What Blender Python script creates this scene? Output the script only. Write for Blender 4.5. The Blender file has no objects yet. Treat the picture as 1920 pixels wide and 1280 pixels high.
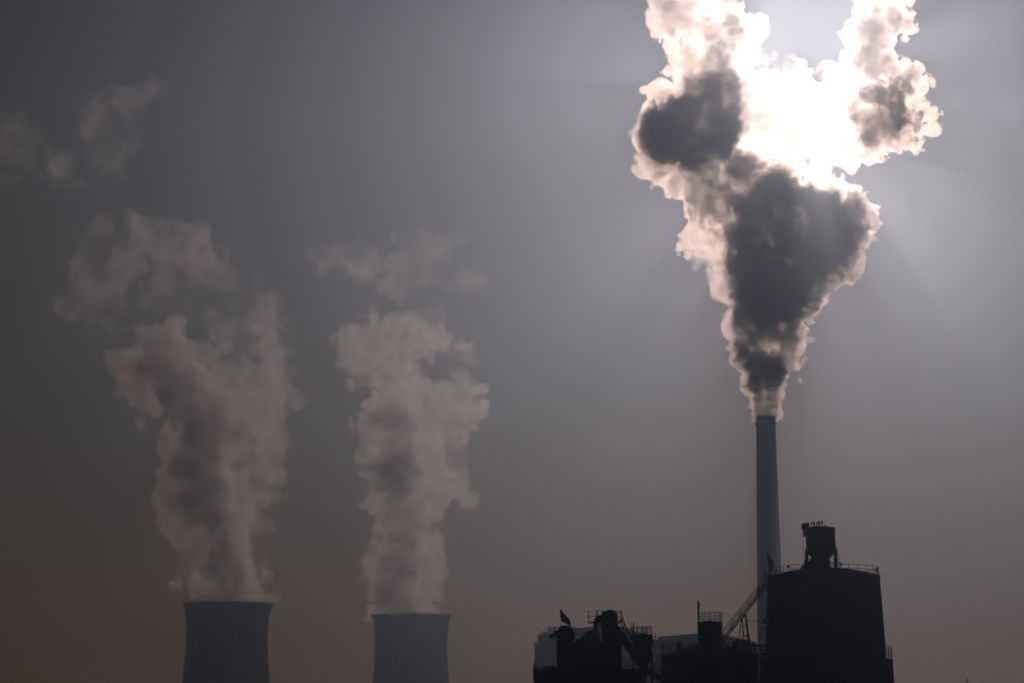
import bpy, bmesh, math, random
import numpy as np
from mathutils import Vector, Matrix

scene = bpy.context.scene
col = scene.collection
R = math.radians

# ------------------------------------------------------------------ camera, sky, sun, exposure
PITCH = R(11.0)
FPX = 3900.0                      # focal length in pixels of the 1920 px wide photograph
CAM = Vector((0.0, 0.0, 2.0))
cam_data = bpy.data.cameras.new('camera')
cam_data.sensor_width = 36.0
cam_data.lens = 36.0 * FPX / 1920.0
cam_data.clip_start = 0.5
cam_data.clip_end = 60000.0
camera = bpy.data.objects.new('camera', cam_data)
camera.location = CAM
camera.rotation_euler = (math.pi / 2 + PITCH, 0, 0)
col.objects.link(camera)
scene.camera = camera


def ray(px, py):
    a = (px - 960.0) / FPX
    b = (640.0 - py) / FPX
    f = Vector((0, math.cos(PITCH), math.sin(PITCH)))
    u = Vector((0, -math.sin(PITCH), math.cos(PITCH)))
    return Vector((1, 0, 0)) * a + u * b + f


def at(px, py, Y):
    d = ray(px, py)
    return CAM + d * (Y / d.y)


SUN_DIR = ray(1492, 165).normalized()          # towards the sun
SUN_EL = math.asin(SUN_DIR.z)
SUN_AZ = math.atan2(SUN_DIR.x, SUN_DIR.y)

world = bpy.data.worlds.new('World')
scene.world = world
world.use_nodes = True
nt = world.node_tree
sky = nt.nodes.new('ShaderNodeTexSky')
sky.sky_type = 'NISHITA'
sky.sun_disc = False
sky.sun_elevation = SUN_EL
sky.sun_rotation = SUN_AZ
sky.air_density = 2.0
sky.dust_density = 0.4
sky.ozone_density = 2.0
nt.links.new(sky.outputs[0], nt.nodes['Background'].inputs['Color'])
nt.nodes['Background'].inputs['Strength'].default_value = 0.05

sun_data = bpy.data.lights.new('sun', 'SUN')
sun_data.energy = 5.0
sun_data.angle = R(0.5)
sun_data.color = (1.0, 0.945, 0.89)
sun = bpy.data.objects.new('sun', sun_data)
sun.rotation_euler = (-SUN_DIR).to_track_quat('-Z', 'Y').to_euler()
sun.location = (0, 0, 900)
col.objects.link(sun)

scene.view_settings.view_transform = 'Standard'
scene.view_settings.look = 'None'
scene.view_settings.exposure = -4.2
scene.view_settings.gamma = 1.0
cy = scene.cycles
cy.use_denoising = True
cy.use_adaptive_sampling = False
cy.max_bounces = 10
cy.volume_bounces = 2
cy.diffuse_bounces = 2
cy.glossy_bounces = 2
cy.transparent_max_bounces = 512
cy.sample_clamp_indirect = 80.0


K = 1.6                           # scale of the far power station (distances in units of 700 m and so on)


# ------------------------------------------------------------------ helpers
def tag(o, label=None, category=None, group=None, kind=None):
    for k, v in (('label', label), ('category', category), ('group', group), ('kind', kind)):
        if v:
            o[k] = v
    return o


def volume_material(name, density, color, g, absorb=None):
    m = bpy.data.materials.new(name)
    m.use_nodes = True
    t = m.node_tree
    t.nodes.clear()
    out = t.nodes.new('ShaderNodeOutputMaterial')
    v = t.nodes.new('ShaderNodeVolumePrincipled')
    v.inputs['Color'].default_value = (*color, 1)
    v.inputs['Density'].default_value = density
    v.inputs['Anisotropy'].default_value = g
    if absorb:
        v.inputs['Absorption Color'].default_value = (*absorb, 1)
    t.links.new(v.outputs[0], out.inputs['Volume'])
    return m


def smoke_material(name, density, color, g, absorb=None):
    m = volume_material(name, density, color, g, absorb)
    t = m.node_tree
    out = t.get_output_node('CYCLES')
    tr = t.nodes.new('ShaderNodeBsdfTransparent')
    rgb = t.nodes.new('ShaderNodeRGB')
    rgb.outputs[0].default_value = (1, 1, 1, 1)
    t.links.new(rgb.outputs[0], tr.inputs[0])
    t.links.new(tr.outputs[0], out.inputs['Surface'])
    return m


def noisy(m, scale, lo, hi, detail=5.0, rough=0.6, step=0.1, gain=1.0, stretch=(1, 1, 1), warp=0.0):
    """Break the density of a smoke material up with soft fractal noise."""
    t = m.node_tree
    v = next(n for n in t.nodes if n.type == 'PRINCIPLED_VOLUME')
    base = v.inputs['Density'].default_value
    tc = t.nodes.new('ShaderNodeTexCoord')
    n = t.nodes.new('ShaderNodeTexNoise')
    n.inputs['Scale'].default_value = scale / K
    n.inputs['Detail'].default_value = detail
    n.inputs['Roughness'].default_value = rough
    n.inputs['Distortion'].default_value = warp
    t.links.new(tc.outputs['Object'], n.inputs['Vector'])
    mr = t.nodes.new('ShaderNodeMapRange')
    mr.interpolation_type = 'SMOOTHSTEP'
    mr.inputs['From Min'].default_value = lo
    mr.inputs['From Max'].default_value = hi
    mr.inputs['To Min'].default_value = 0.0
    mr.inputs['To Max'].default_value = base * gain / K
    t.links.new(n.outputs['Fac'], mr.inputs['Value'])
    t.links.new(mr.outputs[0], v.inputs['Density'])
    m.cycles.volume_step_rate = step
    return m


def mat(name, color, rough=0.7, metallic=0.0, bump=0.0, scale=4.0, var=0.25):
    m = bpy.data.materials.new(name)
    m.use_nodes = True
    t = m.node_tree
    b = t.nodes['Principled BSDF']
    b.inputs['Roughness'].default_value = rough
    b.inputs['Metallic'].default_value = metallic
    tc = t.nodes.new('ShaderNodeTexCoord')
    n = t.nodes.new('ShaderNodeTexNoise')
    n.inputs['Scale'].default_value = scale
    n.inputs['Detail'].default_value = 6
    t.links.new(tc.outputs['Object'], n.inputs['Vector'])
    mix = t.nodes.new('ShaderNodeMix')
    mix.data_type = 'RGBA'
    mix.inputs[6].default_value = (*[c * (1 - var) for c in color], 1)
    mix.inputs[7].default_value = (*[min(1, c * (1 + var)) for c in color], 1)
    t.links.new(n.outputs['Fac'], mix.inputs[0])
    t.links.new(mix.outputs[2], b.inputs['Base Color'])
    return m


# ---- smoke: an implicit field of fractal puffs on a grid, meshed with surface nets
def lattice_noise(shape, cell, rng):
    n = [int(math.ceil(s / cell)) + 3 for s in shape]
    a = rng.random(n).astype(np.float32)
    for ax, s in enumerate(shape):
        x = np.arange(s, dtype=np.float32) / cell + rng.random()
        i = np.floor(x).astype(int)
        f = x - i
        f = f * f * (3 - 2 * f)
        sh = [1, 1, 1]
        sh[ax] = s
        f = f.reshape(sh).astype(np.float32)
        a = np.take(a, i, axis=ax) * (1 - f) + np.take(a, i + 1, axis=ax) * f
    return a * 2 - 1


def fractal_puffs(prims, levels, rng):
    out = [(c, r) for c, r in prims]
    cur = out[:]
    for n, lo, hi, off in levels:
        nxt = []
        for c, r in cur:
            for _ in range(n):
                d = rng.normal(size=3)
                d /= np.linalg.norm(d)
                nxt.append((c + d * r * off * (0.85 + 0.3 * rng.random()), r * (lo + (hi - lo) * rng.random())))
        out += nxt
        cur = nxt
    return out


def surface_nets(F):
    """Vertices (grid units) and quads of the zero level of F; F > 0 inside."""
    s = F > 0
    nx, ny, nz = F.shape
    cs = np.zeros((nx - 1, ny - 1, nz - 1), dtype=np.uint8)
    for i in (0, 1):
        for j in (0, 1):
            for k in (0, 1):
                cs += s[i:nx - 1 + i, j:ny - 1 + j, k:nz - 1 + k]
    act = (cs > 0) & (cs < 8)
    idx = np.argwhere(act)
    vid = -np.ones(act.shape, dtype=np.int64)
    vid[act] = np.arange(len(idx))
    acc = np.zeros((len(idx), 3))
    cnt = np.zeros(len(idx))
    corners = [(i, j, k) for i in (0, 1) for j in (0, 1) for k in (0, 1)]
    val = {c: F[idx[:, 0] + c[0], idx[:, 1] + c[1], idx[:, 2] + c[2]].astype(np.float64) for c in corners}
    for a in corners:
        for ax in range(3):
            if a[ax] == 0:
                b = list(a); b[ax] = 1; b = tuple(b)
                va, vb = val[a], val[b]
                cr = (va > 0) != (vb > 0)
                t = np.where(cr, va / np.where(cr, va - vb, 1), 0)
                p = np.array(a, float)[None, :] + np.zeros((len(idx), 3))
                p[:, ax] += t
                acc[cr] += p[cr]
                cnt[cr] += 1
    V = idx + acc / cnt[:, None]
    quads = []
    for ax in range(3):
        o1, o2 = (ax + 1) % 3, (ax + 2) % 3
        n = [nx, ny, nz]
        sl0 = [slice(1, m - 1) for m in n]; sl1 = [slice(1, m - 1) for m in n]
        sl0[ax] = slice(0, n[ax] - 1); sl1[ax] = slice(1, n[ax])
        s0, s1 = s[tuple(sl0)], s[tuple(sl1)]
        e = np.argwhere(s0 != s1)
        up = s0[tuple(e.T)]
        base = e.copy()
        for o in range(3):
            if o != ax:
                base[:, o] += 1
        def cell(d1, d2):
            q = base.copy()
            q[:, o1] -= d1
            q[:, o2] -= d2
            return vid[q[:, 0], q[:, 1], q[:, 2]]
        a, b, c, d = cell(1, 1), cell(0, 1), cell(0, 0), cell(1, 0)
        q = np.stack([a, b, c, d], 1)
        q[~up] = q[~up][:, ::-1]
        quads.append(q)
    return V, np.concatenate(quads)


def puff_mesh(name, prims, voxel, levels, erode, seed, material, parent=None, shrink=0.0, floor_z=None, gaps=(), small=200):
    """prims: [(Vector, radius)] in world metres."""
    rng = np.random.default_rng(seed)
    voxel, shrink = voxel * K, shrink * K
    erode = [(c_ * K, a_ * K) for c_, a_ in erode]

    P = [(np.array(c), r) for c, r in prims]
    sph = fractal_puffs(P, levels, rng)
    lo = np.min([c - r for c, r in sph], axis=0) - 3 * voxel
    hi = np.max([c + r for c, r in sph], axis=0) + 3 * voxel
    n = np.ceil((hi - lo) / voxel).astype(int) + 1
    F = np.full(n, -4.0 * voxel - 6.0 * K, dtype=np.float32)
    gx, gy, gz = [(lo[a] + np.arange(n[a]) * voxel).astype(np.float32) for a in range(3)]
    for c, r in sph:
        if r < 0.6 * voxel:
            continue
        m = r + 6.0 * K
        a = np.maximum(((c - m - lo) / voxel).astype(int), 0)
        b = np.minimum(((c + m - lo) / voxel).astype(int) + 2, n)
        d = np.sqrt((gx[a[0]:b[0], None, None] - c[0]) ** 2 + (gy[None, a[1]:b[1], None] - c[1]) ** 2 + (gz[None, None, a[2]:b[2]] - c[2]) ** 2)
        v = F[a[0]:b[0], a[1]:b[1], a[2]:b[2]]
        np.maximum(v, r - d, out=v)
    for px, py, r in gaps:                      # torn gaps through the smoke
        d = np.array(ray(px, py).normalized())
        x, y, z = gx[:, None, None] - CAM.x, gy[None, :, None] - CAM.y, gz[None, None, :] - CAM.z
        al = x * d[0] + y * d[1] + z * d[2]
        q = np.sqrt(np.maximum(x * x + y * y + z * z - al * al, 0))
        F = np.minimum(F, (q - r / FPX * al) * 1.2 + 1.0).astype(np.float32)
    rough_ = np.clip(0.9 + 1.1 * lattice_noise(F.shape, 16 * K / voxel, rng), 0.1, 2.0).astype(np.float32)
    for cell, amp in erode:
        n_ = lattice_noise(F.shape, cell / voxel, rng).astype(np.float32)
        if amp > 0:
            F += amp * n_
        else:                                   # billows: round bumps between sharp creases
            F -= amp * (np.abs(n_) * 2.4 - 0.9) * rough_
    F -= shrink
    if floor_z is not None:
        F = np.minimum(F, (gz - floor_z)[None, None, :])
    F[0] = F[-1] = F[:, 0] = F[:, -1] = -1
    F[:, :, 0] = F[:, :, -1] = -1
    V, Q = surface_nets(F)
    V = V * voxel + lo
    lab = np.arange(len(V))                     # drop stray crumbs
    while True:
        m_ = lab[Q].min(axis=1)
        new = lab.copy()
        np.minimum.at(new, Q.ravel(), np.repeat(m_, 4))
        new = new[new]
        if np.array_equal(new, lab):
            break
        lab = new
    cnt_ = np.bincount(lab, minlength=len(V))
    keep = cnt_[lab] >= small
    Q = Q[keep[Q[:, 0]]]
    idx_ = np.cumsum(keep) - 1
    V, Q = V[keep], idx_[Q]
    me = bpy.data.meshes.new(name)
    me.vertices.add(len(V))
    me.vertices.foreach_set('co', V.astype(np.float32).ravel())
    me.loops.add(len(Q) * 4)
    me.loops.foreach_set('vertex_index', Q.astype(np.int32).ravel())
    me.polygons.add(len(Q))
    me.polygons.foreach_set('loop_start', np.arange(0, len(Q) * 4, 4, dtype=np.int32))
    me.update(calc_edges=True)
    me.materials.append(material)
    o = bpy.data.objects.new(name, me)
    col.objects.link(o)
    if parent:
        o.parent = parent
    print(name, 'grid', n, 'spheres', len(sph), 'quads', len(Q))
    return o


def tears(spec):
    rnd = random.Random(5)
    return [(px + rnd.gauss(0, r * .6), py + rnd.gauss(0, r * .45), r * rnd.uniform(.25, .6)) for px, py, r in spec for _ in range(9)]


def circles(spec, Y, depth=0.25, seed=1, squash=1.0):
    """Image-plane circles (px, py, r_px[, dy]) at distance Y -> world spheres, staggered in depth."""
    rnd = random.Random(seed)
    out = []
    for s in spec:
        px, py, r = s[:3]
        rw = r / FPX * (Y / math.cos(PITCH))
        dy = s[3] if len(s) > 3 else rnd.uniform(-1, 1) * depth * rw
        out.append((at(px, py, Y + dy), rw * squash))
    return out



class MB:
    """Collects boxes, bars, tubes and lathes in world metres; build() links them as ONE mesh object under its thing."""
    def __init__(self):
        self.bm = bmesh.new()

    def ring(self, c, ax, r, n, start=0.0):
        ax = ax.normalized()
        u = ax.orthogonal().normalized()
        if abs(ax.z) > 0.9:
            u = Vector((1, 0, 0))
        v = ax.cross(u).normalized()
        u = v.cross(ax).normalized()
        return [self.bm.verts.new(c + (u * math.cos(start + 2 * math.pi * k / n) + v * math.sin(start + 2 * math.pi * k / n)) * r) for k in range(n)]

    def bridge(self, a, b):
        n = len(a)
        for k in range(n):
            self.bm.faces.new((a[k], a[(k + 1) % n], b[(k + 1) % n], b[k]))

    def path(self, pts, r, n=6, closed=False, r2=None):
        pts = [Vector(p) for p in pts]
        m = len(pts)
        rings = []
        for i, p in enumerate(pts):
            if closed:
                d = pts[(i + 1) % m] - pts[i - 1]
            else:
                d = pts[min(i + 1, m - 1)] - pts[max(i - 1, 0)]
            rr = r if r2 is None else r + (r2 - r) * i / max(1, m - 1)
            rings.append(self.ring(p, d, rr, n))
        for i in range(m - 1 + (1 if closed else 0)):
            self.bridge(rings[i], rings[(i + 1) % m])
        if not closed:
            self.bm.faces.new(rings[0][::-1])
            self.bm.faces.new(rings[-1])
        return self

    def bar(self, a, b, r, n=6, r2=None):
        return self.path([a, b], r, n, r2=r2)

    def box(self, lo, hi, bevel=0.0, rot=0.0):
        lo, hi = Vector(lo), Vector(hi)
        c, h = (lo + hi) / 2, (hi - lo) / 2
        vs = []
        M = Matrix.Rotation(rot, 3, 'Z')
        for x in (-1, 1):
            for y in (-1, 1):
                for z in (-1, 1):
                    vs.append(self.bm.verts.new(c + M @ Vector((x * h.x, y * h.y, z * h.z))))
        fs = []
        for f in ((0, 1, 3, 2), (4, 6, 7, 5), (0, 4, 5, 1), (2, 3, 7, 6), (0, 2, 6, 4), (1, 5, 7, 3)):
            fs.append(self.bm.faces.new([vs[i] for i in f]))
        if bevel:
            es = {e for f in fs for e in f.edges}
            bmesh.ops.bevel(self.bm, geom=list(es), offset=bevel, segments=2, affect='EDGES', profile=0.5)
        return self

    def lathe(self, c, prof, n=40, cap=True):
        """prof: (radius, world z)"""
        rings = []
        for r, z in prof:
            rings.append([self.bm.verts.new((c[0] + r * math.cos(2 * math.pi * k / n), c[1] + r * math.sin(2 * math.pi * k / n), z)) for k in range(n)])
        for a, b in zip(rings, rings[1:]):
            self.bridge(a, b)
        if cap:
            self.bm.faces.new(rings[0][::-1])
            self.bm.faces.new(rings[-1])
        return self

    def prism(self, pts, depth):
        """Outline pts (world) extruded by the vector depth."""
        depth = Vector(depth)
        a = [self.bm.verts.new(Vector(p)) for p in pts]
        b = [self.bm.verts.new(Vector(p) + depth) for p in pts]
        self.bm.faces.new(a)
        self.bm.faces.new(b[::-1])
        n = len(a)
        for k in range(n):
            self.bm.faces.new((a[(k + 1) % n], a[k], b[k], b[(k + 1) % n]))
        return self

    def sheet(self, grid):
        vs = [[self.bm.verts.new(Vector(p)) for p in row] for row in grid]
        for i in range(len(vs) - 1):
            for j in range(len(vs[0]) - 1):
                self.bm.faces.new((vs[i][j], vs[i][j + 1], vs[i + 1][j + 1], vs[i + 1][j]))
        return self

    def build(self, name, material, parent=None, smooth=True, angle=35):
        bmesh.ops.recalc_face_normals(self.bm, faces=self.bm.faces)
        base = Vector((0, 0, 0))
        p = parent
        while p is not None:
            base += p.location
            p = p.parent
        if base.length:
            bmesh.ops.translate(self.bm, verts=self.bm.verts, vec=-base)
        if smooth:
            for f in self.bm.faces:
                f.smooth = True
            for e in self.bm.edges:
                if len(e.link_faces) == 2 and e.calc_face_angle(0) > R(angle):
                    e.smooth = False
        me = bpy.data.meshes.new(name)
        self.bm.to_mesh(me)
        self.bm.free()
        me.materials.append(material)
        o = bpy.data.objects.new(name, me)
        col.objects.link(o)
        o.parent = parent
        return o


def build_pieces(mb, name, material, parent, pad=0.03):
    """Like MB.build, but pieces that do not touch become parts of their own."""
    bm = mb.bm
    bm.verts.index_update()
    bm.verts.ensure_lookup_table()
    lab = [-1] * len(bm.verts)
    n = 0
    for v in bm.verts:
        if lab[v.index] >= 0:
            continue
        stack = [v]
        lab[v.index] = n
        while stack:
            w = stack.pop()
            for e in w.link_edges:
                q = e.other_vert(w)
                if lab[q.index] < 0:
                    lab[q.index] = n
                    stack.append(q)
        n += 1
    bb = [[Vector((1e9,) * 3), Vector((-1e9,) * 3)] for _ in range(n)]
    for v in bm.verts:
        b = bb[lab[v.index]]
        for a in range(3):
            b[0][a] = min(b[0][a], v.co[a])
            b[1][a] = max(b[1][a], v.co[a])
    root = list(range(n))
    def find(i):
        while root[i] != i:
            i = root[i]
        return i
    for i in range(n):
        for j in range(i):
            if all(bb[i][0][a] - pad <= bb[j][1][a] and bb[j][0][a] - pad <= bb[i][1][a] for a in range(3)):
                root[find(i)] = find(j)
    groups = sorted({find(i) for i in range(n)})
    out = []
    for g_ in groups:
        m = MB()
        vm = {}
        for f in bm.faces:
            if find(lab[f.verts[0].index]) == g_:
                vs = []
                for v in f.verts:
                    if v.index not in vm:
                        vm[v.index] = m.bm.verts.new(v.co)
                    vs.append(vm[v.index])
                m.bm.faces.new(vs)
        out.append(m.build(name, material, parent))
    bm.free()
    return out


def thing(name, label, category, loc, group=None):
    o = bpy.data.objects.new(name, None)
    o.empty_display_size = 1.0
    o.location = loc
    col.objects.link(o)
    return tag(o, label, category, group)


def ring_pts(c, r, z, n=48, a0=0.0, a1=2 * math.pi):
    full = abs(a1 - a0 - 2 * math.pi) < 1e-6
    m = n if full else n + 1
    return [Vector((c[0] + r * math.cos(a0 + (a1 - a0) * k / n), c[1] + r * math.sin(a0 + (a1 - a0) * k / n), z)) for k in range(m)]


def round_railing(c, r, z, h, posts, rails, rad=0.03, material=None, parent=None, a0=0.0, a1=2 * math.pi):
    m = MB()
    full = abs(a1 - a0 - 2 * math.pi) < 1e-6
    for f in rails:
        m.path(ring_pts(c, r, z + h * f, 48, a0, a1), rad, 5, closed=full)
    for k in range(posts if full else posts + 1):
        a = a0 + (a1 - a0) * k / posts
        p = Vector((c[0] + r * math.cos(a), c[1] + r * math.sin(a), z))
        m.bar(p, p + Vector((0, 0, h)), rad, 5)
    return m.build('railing', material, parent)


def line_railing(m, pts, h, rails=(0.5, 1.0), rad=0.03, gap=1.2):
    pts = [Vector(p) for p in pts]
    for f in rails:
        m.path([p + Vector((0, 0, h * f)) for p in pts], rad, 5)
    for a, b in zip(pts, pts[1:]):
        n = max(1, round((b - a).length / gap))
        for k in range(n + 1):
            p = a.lerp(b, k / n)
            m.bar(p, p + Vector((0, 0, h)), rad, 5)
    return m


# ------------------------------------------------------------------ materials of the solid things
M_conc = mat('weathered_concrete', (0.22, 0.21, 0.20), 0.9, scale=0.15, var=0.45)
def streaks(m, z_scale=.06, bands=0.35):
    """Rain streaks running down and faint lift lines of the formwork."""
    t = m.node_tree
    n = next(x for x in t.nodes if x.type == 'TEX_NOISE')
    mp = t.nodes.new('ShaderNodeMapping')
    mp.inputs['Scale'].default_value = (1.6, 1.6, z_scale)
    src = n.inputs['Vector'].links[0].from_socket
    t.links.new(src, mp.inputs['Vector'])
    t.links.new(mp.outputs[0], n.inputs['Vector'])
    w = t.nodes.new('ShaderNodeTexWave')
    w.bands_direction = 'Z'
    w.inputs['Scale'].default_value = bands
    w.inputs['Distortion'].default_value = 0.3
    t.links.new(src, w.inputs['Vector'])
    bp = t.nodes.new('ShaderNodeBump')
    bp.inputs['Strength'].default_value = 0.4
    bp.inputs['Distance'].default_value = 0.15
    t.links.new(w.outputs['Fac'], bp.inputs['Height'])
    t.links.new(bp.outputs[0], t.nodes['Principled BSDF'].inputs['Normal'])


streaks(M_conc)
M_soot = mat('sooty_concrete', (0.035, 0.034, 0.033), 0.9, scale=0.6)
M_steel = mat('dark_steel', (0.025, 0.025, 0.026), 0.7, scale=2.0)
M_paint = mat('dull_grey_paint', (0.035, 0.035, 0.036), 0.7, scale=1.0)
M_clad = mat('cladding', (0.16, 0.155, 0.15), 0.8, scale=0.3)
M_flag = mat('red_cloth', (0.30, 0.012, 0.012), 0.9, scale=5.0)
M_ground = mat('bare_ground', (0.10, 0.09, 0.075), 0.95, scale=0.02)

# ------------------------------------------------------------------ ground
g = MB()
NG = 24
g.sheet([[(-3900 + 7800 * i / NG, -250 + 1930 * j / NG, 0.0) for i in range(NG + 1)] for j in range(NG + 1)])
tag(g.build('ground', M_ground, smooth=False), kind='structure')

# ------------------------------------------------------------------ the tall chimney
YC = 700.0 * K
ctop = at(1435.5, 781, YC)
H = ctop.z
px_c = YC / FPX / ray(1435, 800).y
ch = thing('chimney', 'tall slender tapering chimney pouring dense smoke, rising behind the round storage silo', 'chimney', (ctop.x, YC, 0))
rt = 17.6 * px_c
r_at = lambda z: rt + (H - z) * 0.0165
MB().lathe((ctop.x, YC), [(r_at(0), 0), (r_at(H * .33), H * .33), (r_at(H * .66), H * .66), (r_at(H - 3), H - 3), (r_at(H - 3) * 1.01, H)], 48, cap=False).build('shaft', M_conc, ch)
MB().lathe((ctop.x, YC), [(rt * 1.02, H - 1.6), (rt * 1.06, H - 1.5), (rt * 1.06, H), (rt * 0.86, H), (rt * 0.86, H - 5)], 48, cap=False).build('rim', M_conc, ch)
gal = ch
zg = at(1435, 795.5, YC).z
MB().lathe((ctop.x, YC), [(rt * 1.03, zg - 0.9), (rt * 1.2, zg), (rt * 1.2, zg + 0.2), (rt * 1.03, zg + 0.2)], 48, cap=False).build('gallery', M_steel, ch)
round_railing((ctop.x, YC), rt * 1.18, zg + 0.2, 1.1, 20, (0.5, 1.0), 0.05, M_steel, ch)
m = MB()
for k in range(6):
    a = 2 * math.pi * k / 6 + 0.05
    m.bar((ctop.x + rt * 1.08 * math.cos(a), YC + rt * 1.08 * math.sin(a), H - 1.2), (ctop.x + rt * 1.08 * math.cos(a), YC + rt * 1.08 * math.sin(a), H + 0.45), 0.07)
build_pieces(m, 'lightning_rod', M_steel, ch)
m = MB()
for q in range(2):
    x0 = ctop.x - 0.3 + 0.6 * q
    m.bar((x0, YC - r_at(0) - .25, 0), (x0, YC - r_at(zg) - .25, zg), 0.05, 5)
z = 1.0
while z < zg:
    yy = YC - (r_at(0) + (r_at(zg) - r_at(0)) * z / zg) - .25
    m.bar((ctop.x - .3, yy, z), (ctop.x + .3, yy, z), 0.03, 4)
    z += 1.0
m.build('ladder', M_steel, ch)

# ------------------------------------------------------------------ cooling towers
K = 1.15
def cooling_tower(px, py, hw, Y, label):
    t = at(px, py, Y)
    s = Y / FPX / ray(px, py).y
    rtop = hw * s
    zt = t.z - 17.0 * (t.z / 80.0)
    rth = rtop * 0.93
    prof = []
    for k in range(33):
        z = t.z * k / 32
        b = (43.0 if z > zt else 66.0) * t.z / 80.0
        prof.append((rth * math.sqrt(1 + ((z - zt) / b) ** 2), z))
    o = thing('cooling_tower', label, 'cooling tower', (t.x, Y, 0), 'cooling towers in the haze')
    MB().lathe((t.x, Y), prof + [(rtop - 1.0, t.z), (rtop - 1.6, t.z - 12)], 96, cap=False).build('shell', M_conc, o)
    MB().lathe((t.x, Y), [(rtop - .3, t.z - 1.6), (rtop + .7, t.z - .9), (rtop + .7, t.z + .15), (rtop - .9, t.z + .15)], 96, cap=False).build('rim', M_conc, o)
    round_railing((t.x, Y), rtop + .5, t.z + .15, 1.1, 60, (.5, 1.0), .05, M_steel, o)
    return o, t, rtop

T1, t1, r1 = cooling_tower(427.5, 1132, 81.5, 980.0 * K, 'larger cooling tower, farther from the chimney, under the leaning steam plume')
T2, t2, r2 = cooling_tower(771.5, 1154, 72.5, 1090.0 * K, 'smaller cooling tower, the one nearer the black plant and chimney')

# ------------------------------------------------------------------ foreground silo with its roof and railing
YS = 300.0
SP = YS / FPX / ray(1540, 1080).y                      # metres per photo pixel here
def W(px, py, dy=0.0):
    return at(px, py, YS + dy)

gc = W(1544, 1080)
zG = gc.z
G = thing('storage_silo', 'huge round black storage silo with railed dome roof, in front of the chimney', 'silo', (gc.x, YS, 0))
rg = 104 * SP
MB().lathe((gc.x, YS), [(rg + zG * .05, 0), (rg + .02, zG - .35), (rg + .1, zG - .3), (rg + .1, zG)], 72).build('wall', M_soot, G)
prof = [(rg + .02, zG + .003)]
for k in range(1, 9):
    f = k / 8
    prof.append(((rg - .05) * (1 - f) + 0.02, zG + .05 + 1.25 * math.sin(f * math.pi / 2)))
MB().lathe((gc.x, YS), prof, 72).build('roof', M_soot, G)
round_railing((gc.x, YS), rg - .12, zG + .02, 1.12, 30, (0.5, 1.0), 0.035, M_steel, G)
# walkway ring around the lower body
zr = W(1663, 1236).z
rr = 122.5 * SP
MB().lathe((gc.x, YS), [(rr + zr * .035, 0), (rr, zr - .4), (rr + .05, zr - .35), (rr + .05, zr)], 72).build('base_ring', M_soot, G)
round_railing((gc.x, YS), rr - .1, zr + .02, 1.65, 40, (0.25, 0.5, 0.75, 1.0), 0.035, M_steel, G)
for px, py, a in ((1478, 1061.5, None), (1577, 1057.5, None), (1643.5, 1067, None)):
    p = W(px, py)
    dx = p.x - gc.x
    yy = YS - math.sqrt(max(0.0, (rg - .12) ** 2 - dx * dx)) - .16
    p = at(px, py, yy)
    lamp = MB().box((p.x - .22, p.y - .14, p.z - .18), (p.x + .22, p.y + .1, p.z + .18), 0.05)
    lamp.bar((p.x, p.y + .05, p.z), (p.x, p.y + .05, zG + .05), .04)
    lamp.build('floodlight', M_steel, G)
# brackets and a small landing on the silo's left flank
m = MB()
for py in (1166, 1179):
    p = W(1431, py)
    m.box((p.x, YS - .8, p.z - .1), (p.x + 1.2, YS + .2, p.z + .12))
p = W(1434, 1166)
line_railing(m, [(p.x, YS - .8, p.z), (p.x, YS + .2, p.z)], .8, (1.0, .5), .035, .5)
build_pieces(m, 'landing', M_steel, G)
# top landing where the staircase arrives
m = MB()
p = W(1433, 1086)
m.box((p.x, YS - 1.4, p.z - .12), (p.x + 1.2, YS + .3, p.z + .02))
line_railing(m, [(p.x + .1, YS - 1.35, p.z), (p.x + .1, YS + .25, p.z)], 1.15, (1.0, .5), .035, .8)
m.build('top_landing', M_steel, G)

# ------------------------------------------------------------------ hopper bin standing on the silo roof
hc = W(1538, 989)
hb = thing('hopper_bin', 'small black hopper bin on legs standing on the domed roof of the large silo', 'hopper', (hc.x, YS, zG + 1.2))
rh = 27.3 * SP
z1, z2, z3, z0 = hc.z, W(1538, 1035).z, W(1538, 1047).z, zG + 1.1
MB().lathe((hc.x, YS), [(rh, z2), (rh, z1), (rh * .6, z1 + .16), (.05, z1 + .22)], 40).build('bin', M_paint, hb)
MB().lathe((hc.x, YS), [(1.1, z0 - .3), (1.16, z3 - .1), (1.18, z3), (rh - .01, z2 - .004)], 40).build('cone', M_paint, hb)
for sx in (-1, 1):
    for sy in (-1, 1):
        MB().box((hc.x + sx * rh * .985 - .13, YS + sy * .7 - .13, z0 - .9), (hc.x + sx * rh * .985 + .13, YS + sy * .7 + .13, z2 + .5)).build('leg', M_steel, hb)
xx = W(1553, 1050).x
MB().box((xx - .12, YS - 1.0, z0 - .4), (xx + .12, YS - .76, z3)).build('leg', M_steel, hb)
m = MB()
for pa, pb in (((1554, 1052), (1566, 1054)), ((1554, 1058.5), (1566, 1058.5))):
    m.bar(W(*pa, -.9), W(*pb, -.9), .07)
build_pieces(m, 'brace', M_steel, hb)
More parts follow.
